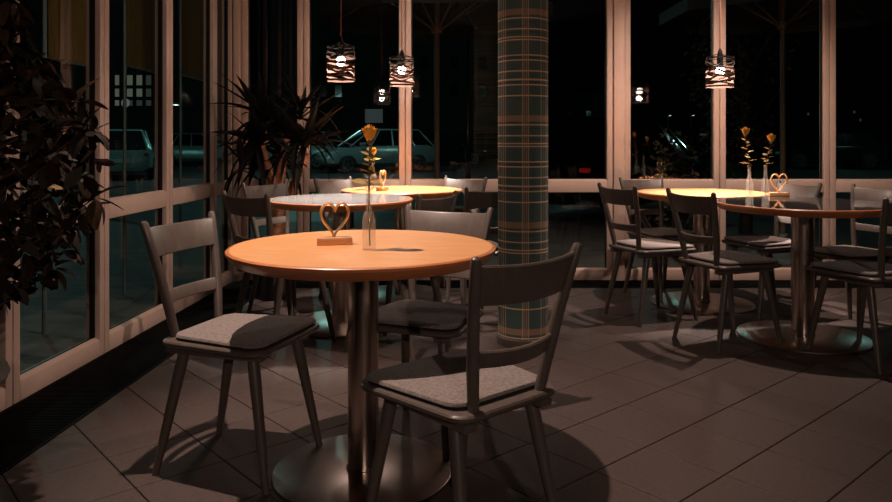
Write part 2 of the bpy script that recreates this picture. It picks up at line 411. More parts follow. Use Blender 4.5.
# ------------------------------------------------------------------ tables
TH = .75
def outline_circle(r, n=72): return [(r*math.cos(2*math.pi*i/n), r*math.sin(2*math.pi*i/n)) for i in range(n)]
def inset(pts, d, h=0):
    r = []
    for x, y in pts:
        cy = max(-h, min(h, y)); v = Vector((x, y-cy)); l = v.length; r.append((x-v.x/l*d, y-v.y/l*d))
    return r
def table(name, loc, rz, outl, h, ped, topm, label, plate_r, pole_r):
    t = empty(name, (*loc, 0), rz); tag(t, label, 'table')
    z = TH
    ring = lambda d, zz: [(x, y, zz) for x, y in inset(outl, d, h)]
    MB().loft([ring(.0125, z-.01), ring(.012, z)]).build('tabletop', topm, t)
    n = len(outl); e = MB()
    prof = [(.012, z), (.004, z-.0005), (.0, z-.004), (.0, z-.012), (.022, z-.038), (.032, z-.042), (.07, z-.042)]
    e.loft([ring(d, zz) for d, zz in prof], cap=False)
    e.build('edge_band', 'edge' , t, True)
    MB().loft([ring(.069, z-.042), ring(.069, z-.036)]).build('underside', 'edge', t)
    for x, y in ped:
        MB().lathe([(pole_r, .016), (pole_r, z-.05)], 40).build('pole', 'steel', t, True, (x, y, 0))
        MB().lathe([(pole_r+.004, .012), (pole_r+.005, .015), (pole_r+.004, .020), (pole_r, .021)], 40).build('collar', 'steel', t, True, (x, y, 0))
        MB().lathe([(0, z-.054), (.16, z-.054), (.16, z-.0425), (0, z-.0425)], 32).build('mounting_plate', 'black', t, True, (x, y, 0))
        MB().lathe([(0, 0), (plate_r-.004, 0), (plate_r, .003), (plate_r, .009), (plate_r-.004, .012), (0, .012)], 72).build('base_plate', 'plate', t, True, (x, y, 0))
    return t
T1 = Vector((-.275, 2.44)); T2 = Vector((-.629, 4.40)); T3 = Vector((-.314, 5.22))
PA = Vector((1.72, 4.95)); PB = Vector((1.99, 4.10))
table('round_table', T1, 0, outline_circle(.44), 0, [(0, 0)], 'top', 'orange wooden round table on steel pedestal in the foreground', .295, .051)
table('round_table', T2, 0, outline_circle(.43), 0, [(0, 0)], 'greytop', 'grey topped round table with wooden edge beside the yucca', .325, .054)
table('round_table', T3, 0, outline_circle(.43), 0, [(0, 0)], 'top', 'round wooden table under the farther pendant by the back window', .325, .054)
table('round_table', PA, 0, outline_circle(.425), 0, [(0, 0)], 'top', 'brightly lit wooden round table under the right hand pendant', .335, .054)
table('round_table', PB, 0, outline_circle(.46), 0, [(0, 0)], 'darktop', 'dark glossy round table with wooden edge at right', .345, .060)

# ------------------------------------------------------------------ chairs
def rrect(w0, w1, y0, y1, r, n=6):
    """rounded trapezoid: width w0 at y0 (rear), w1 at y1 (front)"""
    cs = [(w1/2-r, y1-r, 0), (-w1/2+r, y1-r, 90), (-w0/2+r, y0+r, 180), (w0/2-r, y0+r, 270)]
    return [(cx+r*math.cos(R(a+90*i/n)), cy+r*math.sin(R(a+90*i/n))) for cx, cy, a in cs for i in range(n+1)]
SZ = .445
def make_chair():
    c = empty('chair')
    o = rrect(.37, .425, -.205, .205, .055)
    def ring(d, z, o=o): 
        return [(x*(1-d/.2), y*(1-d/.2), z) for x, y in o]
    s = MB().loft([ring(.016, SZ-.024), ring(.005, SZ-.020), ring(0, SZ-.014), ring(0, SZ-.006), ring(.004, SZ-.001), ring(.010, SZ)]).build('seat', 'chair', c, True)
    oc = rrect(.335, .40, -.165, .195, .05)
    cu = MB().loft([ring(.006, SZ+.006, oc), ring(0, SZ+.009, oc), ring(.001, SZ+.013, oc), ring(.004, SZ+.017, oc), ring(.014, SZ+.019, oc), ring(.10, SZ+.020, oc)]).build('cushion', 'felt', c, True)
    MB().loft([ring(.006, SZ+.0005, oc), ring(.004, SZ+.0065, oc)]).build('cushion_base', 'feltb', cu)
    for sx in (-1, 1):
        MB().box(sx*.135-.022, sx*.135+.022, -.19, .17, SZ-.048, SZ-.025, ch=.006).build('batten', 'chair', c, True)
    for sx, sy, fx, fy in ((-1, 1, .177, .204), (1, 1, .177, .204), (-1, -1, .173, -.215), (1, -1, .173, -.215)):
        top = Vector((sx*.135, sy*.13, SZ-.04)); foot = Vector((sx*fx, fy, 0))
        MB().tube([top, top.lerp(foot, .15), top.lerp(foot, .7), foot], [.019, .0195, .0150, .0115], 12).build('leg', 'chair', c, True)
    zt = .833
    def post(sx, z):
        t = (z-SZ)/(zt-SZ); return Vector((sx*(.119+.063*t), -.178-.078*t+.006*math.sin(t*math.pi), z))
    for sx in (-1, 1):
        zs = [SZ-.015, SZ+.05, .55, .65, .75, zt-.014, zt-.004, zt]
        MB().tube([post(sx, z) for z in zs], [.0145, .0155, .0165, .0160, .0150, .0135, .0100, .003], 12).build('back_post', 'chair', c, True)
    def rail(z0, z1, bow, th, name):
        rings = []
        for i in range(13):
            t = -1+2*i/12; pm = []
            for z, th_ in ((z0, 0), (z1, 0)):
                p = post(1, z); pm.append((p.x*t, p.y-bow*(1-t*t)+.004, z+ (0.006*(t*t) if z == z1 else .004*(t*t))))
            (xa, ya, za), (xb, yb, zb) = pm
            e = .004
            rings.append([(xa, ya-th/2+e, za), (xa, ya+th/2-e, za), (xa, ya+th/2, za+e), (xb, yb+th/2, zb-e), (xb, yb+th/2-e, zb), (xb, yb-th/2+e, zb), (xb, yb-th/2, zb-e), (xa, ya-th/2, za+e)])
        MB().loft(rings).build(name, 'chair', c, True)
    rail(.708, .805, .036, .017, 'top_rail'); rail(.550, .592, .034, .015, 'lower_rail')
    return c
CHAIRS = [  # centre, facing, label, group
 ((-0.697, 2.513), (0.950, -0.311), 'chair at the left of the front orange table, half its cushion lit', 'chairs at the front round table'),
 ((0.040, 1.99), (-0.653, 0.758), 'nearest chair, seen from behind at the right of the front orange table', 'chairs at the front round table'),
 ((-0.086, 2.746), (-0.379, -0.925), 'chair behind the front orange table, its backrest lit and facing the camera', 'chairs at the front round table'),
 ((-0.880, 3.984), (0.620, 0.785), 'dark chair seen from behind, left of the grey topped round table', 'chairs at the two rear left tables'),
 ((-0.966, 4.634), (0.827, -0.562), 'chair in front of the yucca trunk, behind the grey topped table', 'chairs at the two rear left tables'),
 ((-0.602, 5.132), (0.826, -0.563), 'chair at the back window right of the yucca', 'chairs at the two rear left tables'),
 ((-0.007, 5.233), (-0.600, -0.800), 'chair at the back window left of the plaid column', 'chairs at the two rear left tables'),
 ((-0.257, 3.876), (-0.860, 0.510), 'dark chair seen from behind, right of the grey topped round table', 'chairs at the two rear left tables'),
 ((0.163, 4.470), (-0.446, 0.895), 'dark chair partly hidden by the plaid column', 'chairs at the two rear left tables'),
 ((1.270, 4.568), (0.923, 0.384), 'leftmost chair of the right hand pair of tables, by the thick window post', 'chairs at the right hand tables'),
 ((1.527, 5.168), (0.366, -0.931), 'chair behind the right hand wooden table, against the back window', 'chairs at the right hand tables'),
 ((1.539, 4.021), (0.932, 0.363), 'chair seen from behind, front left of the dark glossy table', 'chairs at the right hand tables'),
 ((2.056, 4.716), (-0.959, -0.282), 'chair behind the dark glossy table, just right of the bent heart', 'chairs at the right hand tables'),
 ((2.362, 4.260), (-0.900, -0.435), 'chair at the far right side of the dark glossy table', 'chairs at the right hand tables'),
 ((2.122, 3.703), (-0.336, 0.942), 'nearest chair of the dark glossy table, cut off by the frame', 'chairs at the right hand tables'),
]
proto = make_chair()
for i, (p, f, lab, grp) in enumerate(CHAIRS):
    o = proto if i == 0 else copy_tree(proto)
    o.location = (*p, 0); o.rotation_euler = (0, 0, math.atan2(f[1], f[0])-math.pi/2)
    tag(o, 'taupe wooden '+lab, 'chair', grp)

# ------------------------------------------------------------------ pendant lamps
def pendant(x, y, zb, zt, r, label, seed):
    rnd = random.Random(seed)
    p = empty('pendant_lamp', (x, y, 0)); tag(p, label, 'lamp', 'woven pendant lamps')
    H = zt-zb; nb = 11
    for i in range(nb):
        zc = zb+.010+(H-.028)*i/(nb-1); wd = (.0085 if i < 6 else .005) if i else .010
        amp = rnd.uniform(.008, .017) if 0 < i < nb-1 else 0; ph = rnd.uniform(0, 6.28); k = rnd.choice([1, 2, 2, 3])
        rr = r*(1+rnd.uniform(-.02, .02)) if 0 < i < nb-1 else r
        rings = []
        n = 48
        for j in range(n+1):
            a = 2*math.pi*j/n; zz = zc+amp*math.sin(k*a+ph); rw = rr+.003*math.sin((k+1)*a+ph*2)
            hw = wd*(.55+.45*abs(math.cos(k*a*.5+ph)))if 0 < i < nb-1 else wd*.6
            ca, sa = math.cos(a), math.sin(a)
            rings.append([(rw*ca, rw*sa, zz-hw/1), ((rw+.0012)*ca, (rw+.0012)*sa, zz-hw/1), ((rw+.0012)*ca, (rw+.0012)*sa, zz+hw/1), (rw*ca, rw*sa, zz+hw/1)])
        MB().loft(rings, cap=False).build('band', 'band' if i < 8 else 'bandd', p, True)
    sp = MB()
    for q in range(3):
        a = q*2.094+.4; sp.tube([(0, 0, zt+.012), (r*.99*math.cos(a), r*.99*math.sin(a), zt-.012)], .0025, 6)
    sp.build('spider', 'black', p)
    MB().lathe([(.016, zt-.075), (.02, zt-.07), (.02, zt-.015), (.016, zt+.015), (.008, zt+.035), (.003, zt+.045), (0, zt+.045)], 16).build('socket', 'black', p, True)
    MB().lathe([(0, zt-.135), (.018, zt-.128), (.028, zt-.11), (.026, zt-.09), (.014, zt-.075), (0, zt-.075)], 20).build('bulb', 'bulb', p, True)
    MB().tube([(0, 0, zt+.04), (0, 0, CEIL-.02)], .0035, 8).build('cord', 'copper', p, True)
    MB().lathe([(0, CEIL-.03), (.05, CEIL-.025), (.05, CEIL), (0, CEIL)], 24).build('canopy', 'black', p, True)
    point(p, 'pendant_glow', (0, 0, zt-.165), GLOW_W, .028)
    l = bpy.data.lights.new('pendant_light', 'SPOT'); l.energy = PEND_W; l.color = PWARM; l.shadow_soft_size = .028; l.spot_size = R(78); l.spot_blend = .6
    lo_ = bpy.data.objects.new('pendant_light', l); COL.objects.link(lo_); lo_.location = (0, 0, zt-.17); lo_.parent = p
pendant(-.629, 4.40, 1.447, 1.675, .0815, 'woven band pendant lamp nearest to the yucca, over the grey topped table', 3)
pendant(-.314, 5.22, 1.479, 1.70, .085, 'woven band pendant lamp farther back, in front of a window post', 8)
pendant(1.79, 4.80, 1.44, 1.655, .087, 'woven band pendant lamp hanging over the right hand tables', 12)

# ------------------------------------------------------------------ table decorations
def heart_ornament(x, y, rz, label, s=1.0):
    h = empty('heart_ornament', (x, y, TH), rz); tag(h, label, 'ornament', 'heart ornaments on the tables'); h.scale = (s, s, s)
    MB().box(-.058, .058, -.024, .024, 0, .026, ch=.003).build('block', 'heart', h, True)
    pts = []
    for i in range(49):
        t = math.pi+2*math.pi*(i/48)
        px = 16*math.sin(t)**3; pz = 13*math.cos(t)-5*math.cos(2*t)-2*math.cos(3*t)-math.cos(4*t)
        pts.append((px*.00285+.004*(pz+17)/29-.002, 0, .024+(pz+17)*.00395))
    MB().tube(pts, .0047, 8, flat=1.6).build('heart_loop', 'gold', h, True)
def bottle(x, y, label):
    b = MB().lathe([(0, 0), (.019, 0), (.0213, .004), (.0213, .088), (.0185, .106), (.0100, .127), (.0095, .188), (.0108, .193), (.0108, .20), (.0092, .20)], 28).build('glass_bottle', 'bottle', None, True, (x, y, TH))
    tag(b, label, 'bottle', 'clear bud vase bottles')
leafv = [(0, 0, 0), (-.30, .35, .05), (-.26, .62, .04), (0, 1, -.04), (.26, .62, .04), (.30, .35, .05), (0, .35, -.01), (0, .64, .0)]
leaff = [(0, 6, 1), (1, 6, 7, 2), (2, 7, 3), (0, 5, 6), (5, 4, 7, 6), (4, 3, 7)]
rose_leaf = finish(MB().add(leafv, leaff).mesh('leaf'), 'rleaf', True)
def orient(o, loc, d, length, roll=0, wid=1):
    d = Vector(d).normalized(); q = d.to_track_quat('Y', 'Z')
    o.rotation_mode = 'QUATERNION'; o.rotation_quaternion = q @ __import__('mathutils').Quaternion((0, 1, 0), roll)
    o.location = loc; o.scale = (length*wid, length, length)
def rose(x, y, height, lean, label, seed, full=True):
    rnd = random.Random(seed); r = empty('rose', (x, y, TH)); tag(r, label, 'flower', 'yellow roses in bottles')
    top = Vector((lean[0], lean[1], height))
    pts = [Vector((.003, 0, .012)), Vector((0, 0, .11)), Vector((0, 0, .2))*1, Vector((lean[0]*.5, lean[1]*.5, .2+(height-.2)*.55)), top]
    MB().tube(pts, .0024, 6).build('stem', 'stem', r, True)
    MB().lathe([(0, -.012), (.007, -.008), (.010, 0), (.006, .006), (0, .006)], 10, Matrix.Translation(top)).build('sepal', 'stem', r, True)
    for k in range(12):                                                    # petals in three whorls
        whorl = k//4; a = k*1.57+whorl*.7+rnd.uniform(-.2, .2)
        r0, r1, hgt = (.006+.005*whorl, .011+.0060*whorl, .056-.006*whorl)
        rings = []
        for i in range(6):
            u = i/5; rad = r0*(.3+.7*u)+(r1-r0)*1.2*math.sin(u*2.5)+(.004*(whorl-.7)*u**4)
            half = (1.05+.12*whorl)*min(1, .35+u*1.4)*(1-.45*u**5)
            rings.append([(rad*math.cos(a+half*v), rad*math.sin(a+half*v), hgt*u-.006*abs(v)**2*u) for v in (-1, -.5, 0, .5, 1)])
        MB().loft(rings, cap=False, closed=False, mx=Matrix.Translation(top)).build('petal', 'petal', r, True)
    n = 17 if full else 9
    for k in range(n):
        t = k/(n-1); z = .205+(height-.235)*t; a = k*2.4+seed
        L = (.062 if k < 3 else (.036 if full else .046))*(1.0-.15*t); f = max(0, (z-.2)/(height-.2))
        lf = obj('leaf', rose_leaf, r); orient(lf, (lean[0]*f, lean[1]*f, z), (math.cos(a), math.sin(a), .15+.35*t), L, rnd.uniform(-.5, .5), .9)
d1 = gp(369, 249.5, TH); d1h = gp(334.5, 244.5, TH)
bottle(d1.x, d1.y, 'slim clear bottle vase on the front orange table')
rose(d1.x, d1.y, .345, (.002, 0), 'tall yellow rose with many leaves on the front table', 1)
heart_ornament(d1h.x, d1h.y, R(12), 'bent heart on a wooden block on the front orange table')
d2 = gp(374, 193, TH); d2h = gp(382, 193.5, TH)
bottle(T3.x-.20, T3.y-.03, 'clear bottle vase on the round table by the back window')
rose(T3.x-.20, T3.y-.03, .245, (.004, 0), 'yellow rose in the bottle by the back window, behind the tall rose', 2, False)
heart_ornament(T3.x-.125, T3.y-.13, R(72), 'bent heart turned edge on, on the round table by the back window')
q = gp(749.5, 197.5, TH); bottle(q.x, q.y, 'left one of two clear bottles on the dark glossy table'); rose(q.x, q.y, .375, (-.025, .0), 'yellow rose leaning left in the left bottle on the dark glossy table', 3, False)
q = gp(765.5, 198, TH); bottle(q.x, q.y, 'right one of two clear bottles on the dark glossy table'); rose(q.x, q.y, .335, (.035, 0), 'yellow rose leaning right in the right bottle on the dark glossy table', 5, False)
q = gp(779, 196.5, TH); heart_ornament(q.x, q.y, R(-14), 'bent heart on a wooden block on the dark glossy table')

# ------------------------------------------------------------------ indoor plants
def leaf_mesh(name, m, curl, wid=.27):
    vs_, fs = [], []
    n = 7
    for i in range(n+1):
        t = i/n; hw = wid*math.sin(math.pi*min(1, t*.92+.03))**.8*(1-.25*t); z = -curl*t*t
        vs_ += [(-hw, t, z+hw*.25), (0, t, z), (hw, t, z+hw*.25)]
    for i in range(n):
        k_ = i*3; fs += [(k_, k_+1, k_+4, k_+3), (k_+1, k_+2, k_+5, k_+4)]
    return finish(MB().add(vs_, fs).mesh(name), m, True)
lv = [leaf_mesh('leaf', 'leafa', .15), leaf_mesh('leaf', 'leafa', .35), leaf_mesh('leaf', 'leafb', .25)]
PLX, PLY = -1.425, 1.99
u = empty('umbrella_plant', (0, 0, 0)); tag(u, 'large dark bushy potted plant with oval leaves at the left edge', 'plant')
MB().tube([(PLX, PLY, .38), (PLX+.01, PLY+.02, .8), (PLX-.02, PLY+.04, 1.25), (PLX+.01, PLY+.05, 1.6)], [.017, .015, .012, .007], 8).build('stem', 'twig', u, True)
MB().tube([(PLX+.05, PLY, .38), (PLX+.12, PLY+.05, .75), (PLX+.17, PLY+.1, 1.2)], [.013, .011, .007], 8).build('stem', 'twig', u, True)
MB().tube([(PLX-.05, PLY+.04, .38), (PLX-.05, PLY+.12, .75), (PLX+.02, PLY+.25, 1.3)], [.013, .011, .007], 8).build('stem', 'twig', u, True)
# silhouette of the crown: right edge (image column) against row, turned into heights at the plant's depth
prof = [(-40, 28), (0, 40), (40, 44), (70, 62), (100, 90), (118, 112), (150, 122), (175, 120), (200, 110), (215, 94), (240, 88), (270, 74), (290, 48), (315, 20)]
def edge_x(row):
    for (a, xa), (b, xb) in zip(prof, prof[1:]):
        if a <= row <= b: return xa+(xb-xa)*(row-a)/(b-a)
    return 18
rnd = random.Random(7); twigs = MB(); nl = 0; tries = 0; spots_ = []
while nl < 290 and tries < 4000:
    tries += 1
    Y = rnd.uniform(1.82, 2.42); row = rnd.uniform(-35, 305); z = EYE-(row-HZ)*Y/F
    xe = (edge_x(row)-14-446)/F*Y
    x = xe-abs(rnd.gauss(0, .13)) if rnd.random() < .75 else rnd.uniform(-1.62, xe)
    if x < -1.66 or z < .5: continue
    hub = Vector((x, Y, z))
    if any((hub-s).length < .055 for s in spots_): continue
    spots_.append(hub)
    out = (hub-Vector((PLX, PLY+.05, z-.1))).normalized()
    tz = rnd.uniform(.04, .14)
    twigs.tube([hub, hub-out*.07-Vector((0,0,.03)), Vector((PLX+(x-PLX)*.25, PLY+(Y-PLY)*.25, max(.45, z-.18)))], [.0018, .0022, .004], 5)
    n = rnd.randint(5, 7); ph = rnd.uniform(0, 6.28)
    ax = (out+Vector((0, 0, rnd.uniform(.0, .6)))+Vector((0, -.3, 0))).normalized()
    e1 = ax.cross(Vector((0, 0, 1))).normalized(); e2 = ax.cross(e1)
    for k_ in range(n):
        if nl >= 290: break
        a = ph+k_*6.283/n
        d = ax*.45+(e1*math.cos(a)+e2*math.sin(a))*.9+Vector((0, 0, -.35))
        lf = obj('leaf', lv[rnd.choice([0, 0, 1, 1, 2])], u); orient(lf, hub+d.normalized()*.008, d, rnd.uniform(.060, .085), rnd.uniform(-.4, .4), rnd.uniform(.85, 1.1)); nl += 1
twigs.build('twigs', 'twig', u)['kind'] = 'stuff'
inner = MB()                                                              # the many smaller leaves behind the outer ones
for _ in range(1500):
    Y = rnd.uniform(1.80, 2.42); row = rnd.uniform(-45, 300); z = EYE-(row-HZ)*Y/F; xe = (edge_x(row)-24-446)/F*Y
    x = xe-rnd.random()**1.3*(xe+1.68)
    if z < .5: continue
    p_ = Vector((x, Y, z)); d = Vector((rnd.uniform(-.6, 1), rnd.uniform(-1, .6), rnd.uniform(-1, .35))).normalized(); L = rnd.uniform(.05, .075)
    s_ = d.orthogonal().normalized(); s_ = (s_*math.cos(rnd.uniform(0, 6.28))+d.cross(s_)*math.sin(rnd.uniform(0, 6.28))).normalized()*L*.22
    inner.add([p_, p_+d*L*.4+s_, p_+d*L*.75+s_*.8, p_+d*L, p_+d*L*.75-s_*.8, p_+d*L*.4-s_], [(0, 1, 5), (1, 2, 4, 5), (2, 3, 4)])
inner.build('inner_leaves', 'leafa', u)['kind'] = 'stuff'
pt = empty('planter', (PLX, PLY, 0)); tag(pt, 'pale rounded planter at the left picture edge, holding the bushy plant', 'planter')
MB().lathe([(0, 0), (.13, 0), (.14, .01), (.175, .36), (.19, .42), (.205, .43), (.212, .445), (.205, .462), (.19, .465), (.178, .455), (.172, .40), (0, .40)], 40).build('pot', 'pot', pt, True)
MB().lathe([(0, .405), (.172, .405), (.172, .398), (0, .398)], 32).build('soil', 'soil', pt, True)

YX, YY = -1.20, 5.16
y_ = empty('yucca', (YX, YY, 0)); tag(y_, 'tall yucca with bare brown trunks and sword leaves in the window corner', 'plant')
def trunk(pts, rad):
    pts = [Vector(p) for p in pts]; n = 14; P_, R_ = [], []
    for i in range(n+1):
        t = i/n*(len(pts)-1); k_ = min(int(t), len(pts)-2); f = t-k_
        P_.append(pts[k_].lerp(pts[k_+1], f)); r0 = rad[k_]*(1-f)+rad[k_+1]*f; R_.append(r0*(1.06 if i % 2 else .96))
    MB().tube(P_, R_, 12).build('trunk', 'bark', y_, True)
trunk([(0, 0, .24), (.01, 0, .6), (.015, 0, .80)], [.060, .056, .058])
trunk([(-.0, -.01, .78), (-.055, -.02, .95), (-.085, -.02, 1.06)], [.032, .026, .022])
trunk([(.03, 0, .78), (.055, -.01, .95), (.085, 0, 1.105)], [.036, .029, .025])
trunk([(.02, .03, .5), (.13, .05, .80), (.20, .05, 1.0)], [.035, .03, .026])
trunk([(-.02, .05, .5), (-.10, .12, .9), (-.12, .16, 1.22)], [.034, .028, .024])
def sword(bend):
    vs_, fs = [], []; n = 9
    for i in range(n+1):
        t = i/n; hw = .038*(.5+.9*math.sin(math.pi*min(1, t*.75+.12)))*(1-t**4); z = -bend*t**2.2; yv = t*(1-.25*bend*t)
        vs_ += [(-hw, yv, z+hw*.5), (0, yv, z), (hw, yv, z+hw*.5)]
    for i in range(n): 
        k_ = i*3; fs += [(k_, k_+1, k_+4, k_+3), (k_+1, k_+2, k_+5, k_+4)]
    return finish(MB().add(vs_, fs).mesh('leaf'), 'yleaf', True)
sw = [sword(.05), sword(.28), sword(.62)]
rnd = random.Random(11)
for (cx, cy, cz, n, L, up) in ((-.12, .0, 1.08, 34, .40, .25), (-.12, .15, 1.24, 30, .40, .35), (.19, .04, 1.06, 32, .42, .15), (.16, .08, 1.28, 22, .34, .5), (.02, .02, .98, 14, .36, .1), (-.20, -.1, .90, 12, .30, .1)):
    for k_ in range(n):
        a = k_*2.39996+cz*7; e = rnd.uniform(-.55, 1.15)+up*.5
        d = Vector((math.cos(a), math.sin(a)*.75, e))
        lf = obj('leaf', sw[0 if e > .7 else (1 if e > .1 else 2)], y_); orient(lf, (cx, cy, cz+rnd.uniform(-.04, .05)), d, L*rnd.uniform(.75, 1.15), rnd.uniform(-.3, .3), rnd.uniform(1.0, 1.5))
pp = empty('plant_pot', (YX, YY, 0)); tag(pp, 'dark round pot of the yucca behind the grey topped table', 'pot')
MB().lathe([(0, 0), (.13, 0), (.17, .26), (.175, .28), (.16, .28), (.15, .24), (0, .24)], 32).build('pot', 'darkpot', pp, True)
MB().lathe([(0, .242), (.15, .242), (.15, .236), (0, .236)], 24).build('soil', 'soil', pp)

# ------------------------------------------------------------------ outside: ground, eaves, blinds
GZ = -.07
def og(x, y): 
    Y = (EYE-GZ)*F/(y-HZ); return Vector(((x-446)/F*Y, Y, GZ))
struct(MB().box(-90, 90, 10.5, 160, GZ-.1, GZ).build('ground_asphalt', 'asphalt'), 'wet dark car park asphalt at night')
struct(MB().box(-90, 90, -12, 10.5, GZ-.1, GZ+.004).build('ground_paving', 'paving'), 'dark terrace paving outside the windows')
ev = MB(); ev.box(-2.75, XR+1, BY+.09, BY+.75, 2.96, 3.12); ev.box(-2.75, -2.3, -3, BY+.09, 2.96, 3.12); 
struct(ev.build('eaves', 'roof'))
for x0, x1, lab in ((48, 85, 'brownish yellow hanging blind outside behind the bushy plant'), (127, 161, 'brownish yellow hanging blind outside the second left window'), (182, 204, 'olive yellow hanging blind outside the third left window')):
    bxp = -2.42; ya, yb = -bxp*F/(446-x0), -bxp*F/(446-x1); zb_ = EYE+(HZ-{48: 62, 127: 70, 182: 78}[x0])*((ya+yb)/2)/F
    bl = empty('hanging_blind', (bxp, (ya+yb)/2, 0)); tag(bl, lab, 'blind', 'yellow blinds outside the left windows')
    h_ = (yb-ya)/2; fold = MB(); rings = []
    for i in range(25):
        yy = -h_+2*h_*i/24; xx = .008*math.sin(i*1.6); rings.append([(xx, yy, zb_), (xx+.004, yy, zb_), (xx+.004, yy, 2.95), (xx, yy, 2.95)])
    fold.loft(rings).build('cloth', 'blind', bl, True)
    MB().tube([(0, -h_-.01, zb_), (0, h_+.01, zb_)], .009, 8).build('bottom_bar', 'steelgrey', bl, True)
    MB().tube([(0, -h_-.04, GZ), (0, -h_-.04, 2.96)], .014, 8).build('guide_rod', 'steelgrey', bl, True)

# ------------------------------------------------------------------ cars
def car(loc, rz, paint, label, tall=1.0, lit=False):
    c = empty('car', (loc[0], loc[1], GZ), rz); tag(c, label, 'car', 'parked cars outside')
    L, Wd = 4.3, .88
    st = [(-2.15, .60, .38, .62), (-2.10, .78, .28, .86), (-1.7, .86, .22, .93*tall), (-.8, .88, .20, .92*tall), (.6, .88, .20, .90*tall), (1.2, .87, .20, .86*tall), (1.8, .82, .24, .74*tall), (2.08, .70, .30, .62), (2.15, .55, .38, .54)]
    rings = []
    for x, hw, zb, zt in st:
        rings.append([(x, sx*hw*k, zb+(zt-zb)*f) for sx, k, f in ((-1, .8, 0), (-1, 1, .2), (-1, 1, .72), (-1, .9, 1), (1, .9, 1), (1, 1, .72), (1, 1, .2), (1, .8, 0))])
    MB().loft(rings).build('body', paint, c, True)
    zb = .88*tall; zr = 1.46*tall
    g = [(-1.95, 1.25), (-1.55, .62)]
    lo = [(-1.98, .74), (-1.2, .80), (.5, .80), (1.25, .72)]; hi = [(-1.45, .56), (-.9, .62), (.1, .62), (.42, .56)]
    low = [(x, -y, zb) for x, y in lo]+[(x, y, zb) for x, y in reversed(lo)]; top = [(x, -y, zr-.02) for x, y in hi]+[(x, y, zr-.02) for x, y in reversed(hi)]
    MB().loft([low, top]).build('windows', 'cglass', c, True)
    t2 = [(x*.93-.02, y*.85, zr+.03) for x, y, z in top]
    MB().loft([[(x*1.03, y*1.03, zr-.025) for x, y, z in top], [(x*1.0, y*.98, zr+.01) for x, y, z in top], t2]).build('roof', paint, c, True)
    for sx in (-1, 1):
        for (xa, xb) in ((-1.2, -.9), (.5, .1), (-.35, -.35), (1.25, .42), (-1.98, -1.45)):
            ya = .80 if abs(xa) < 1.21 else .735; yb = .625 if xb in (-.9, .1, -.35) else .565
            MB().tube([(xa, sx*ya, zb), (xb, sx*yb, zr-.02)], .028, 6).build('pillar', paint, c, True)
        MB().box(2.02, 2.10, sx*.42-.17, sx*.42+.17, .58*tall, .70*tall, ch=.02).build('headlight', 'headl', c, True)
        MB().box(-2.14, -2.06, sx*.70-.07, sx*.70+.07, .73, .79, ch=.015).build('taillight', 'tailon' if lit else 'tail', c, True)
        MB().box(.75, .95, sx*.95-.09, sx*.95+.09, .90*tall, 1.02*tall, ch=.03).build('mirror', paint, c, True)
        for x in (-1.32, 1.36):
            m = Matrix.Translation((x, sx*.80, .32)) @ Matrix.Rotation(R(90), 4, 'X')
            wl = MB().lathe([(0, -.10), (.27, -.10), (.32, -.07), (.32, .07), (.27, .10), (0, .10)], 20, m).build('wheel', 'tyre', c, True)
            m2 = Matrix.Translation((x, sx*.905, .32)) @ Matrix.Rotation(R(90), 4, 'X')
            rm = MB(); rm.lathe([(.16, -.006), (.215, -.006), (.215, .006), (.16, .006), (.16, -.006)], 20, m2)
            for k_ in range(5):
                rm.box(-.022, .022, .0, .18, -.005, .005, m2 @ Matrix.Rotation(k_*1.2566, 4, 'Z'))
            rm.build('rim', 'rim', wl)
    MB().box(-2.165, -2.14, -.26, .26, .52, .63).build('number_plate', 'plateno', c)
car((-2.55, 27.0), R(205), 'white', 'silver hatchback parked facing left outside behind the rose', 1.06)
car((-6.2, 30.5), R(165), 'white', 'silver car beside the yucca leaves, left of the other silver car', 1.02)
car((-.35, 33.0), R(20), 'darkcar', 'dark car outside between window post and parasol pole', 1.0)
car((2.3, 39.0), R(-8), 'darkcar', 'dark car outside just left of the plaid column', 1.12)
car((2.75, 11.9), R(48), 'darkcar', 'black car close outside with a red tail light, right of the plaid column', 1.02, True)
car((-10.0, 22.8), R(111), 'tealcar', 'teal grey saloon seen from behind through the second left window', 1.0)
car((-11.3, 34), R(10), 'tealcar', 'pale car far outside the third left window', 1.0)
car((15.5, 30), R(175), 'darkcar', 'dark car far outside the right windows', 1.0)

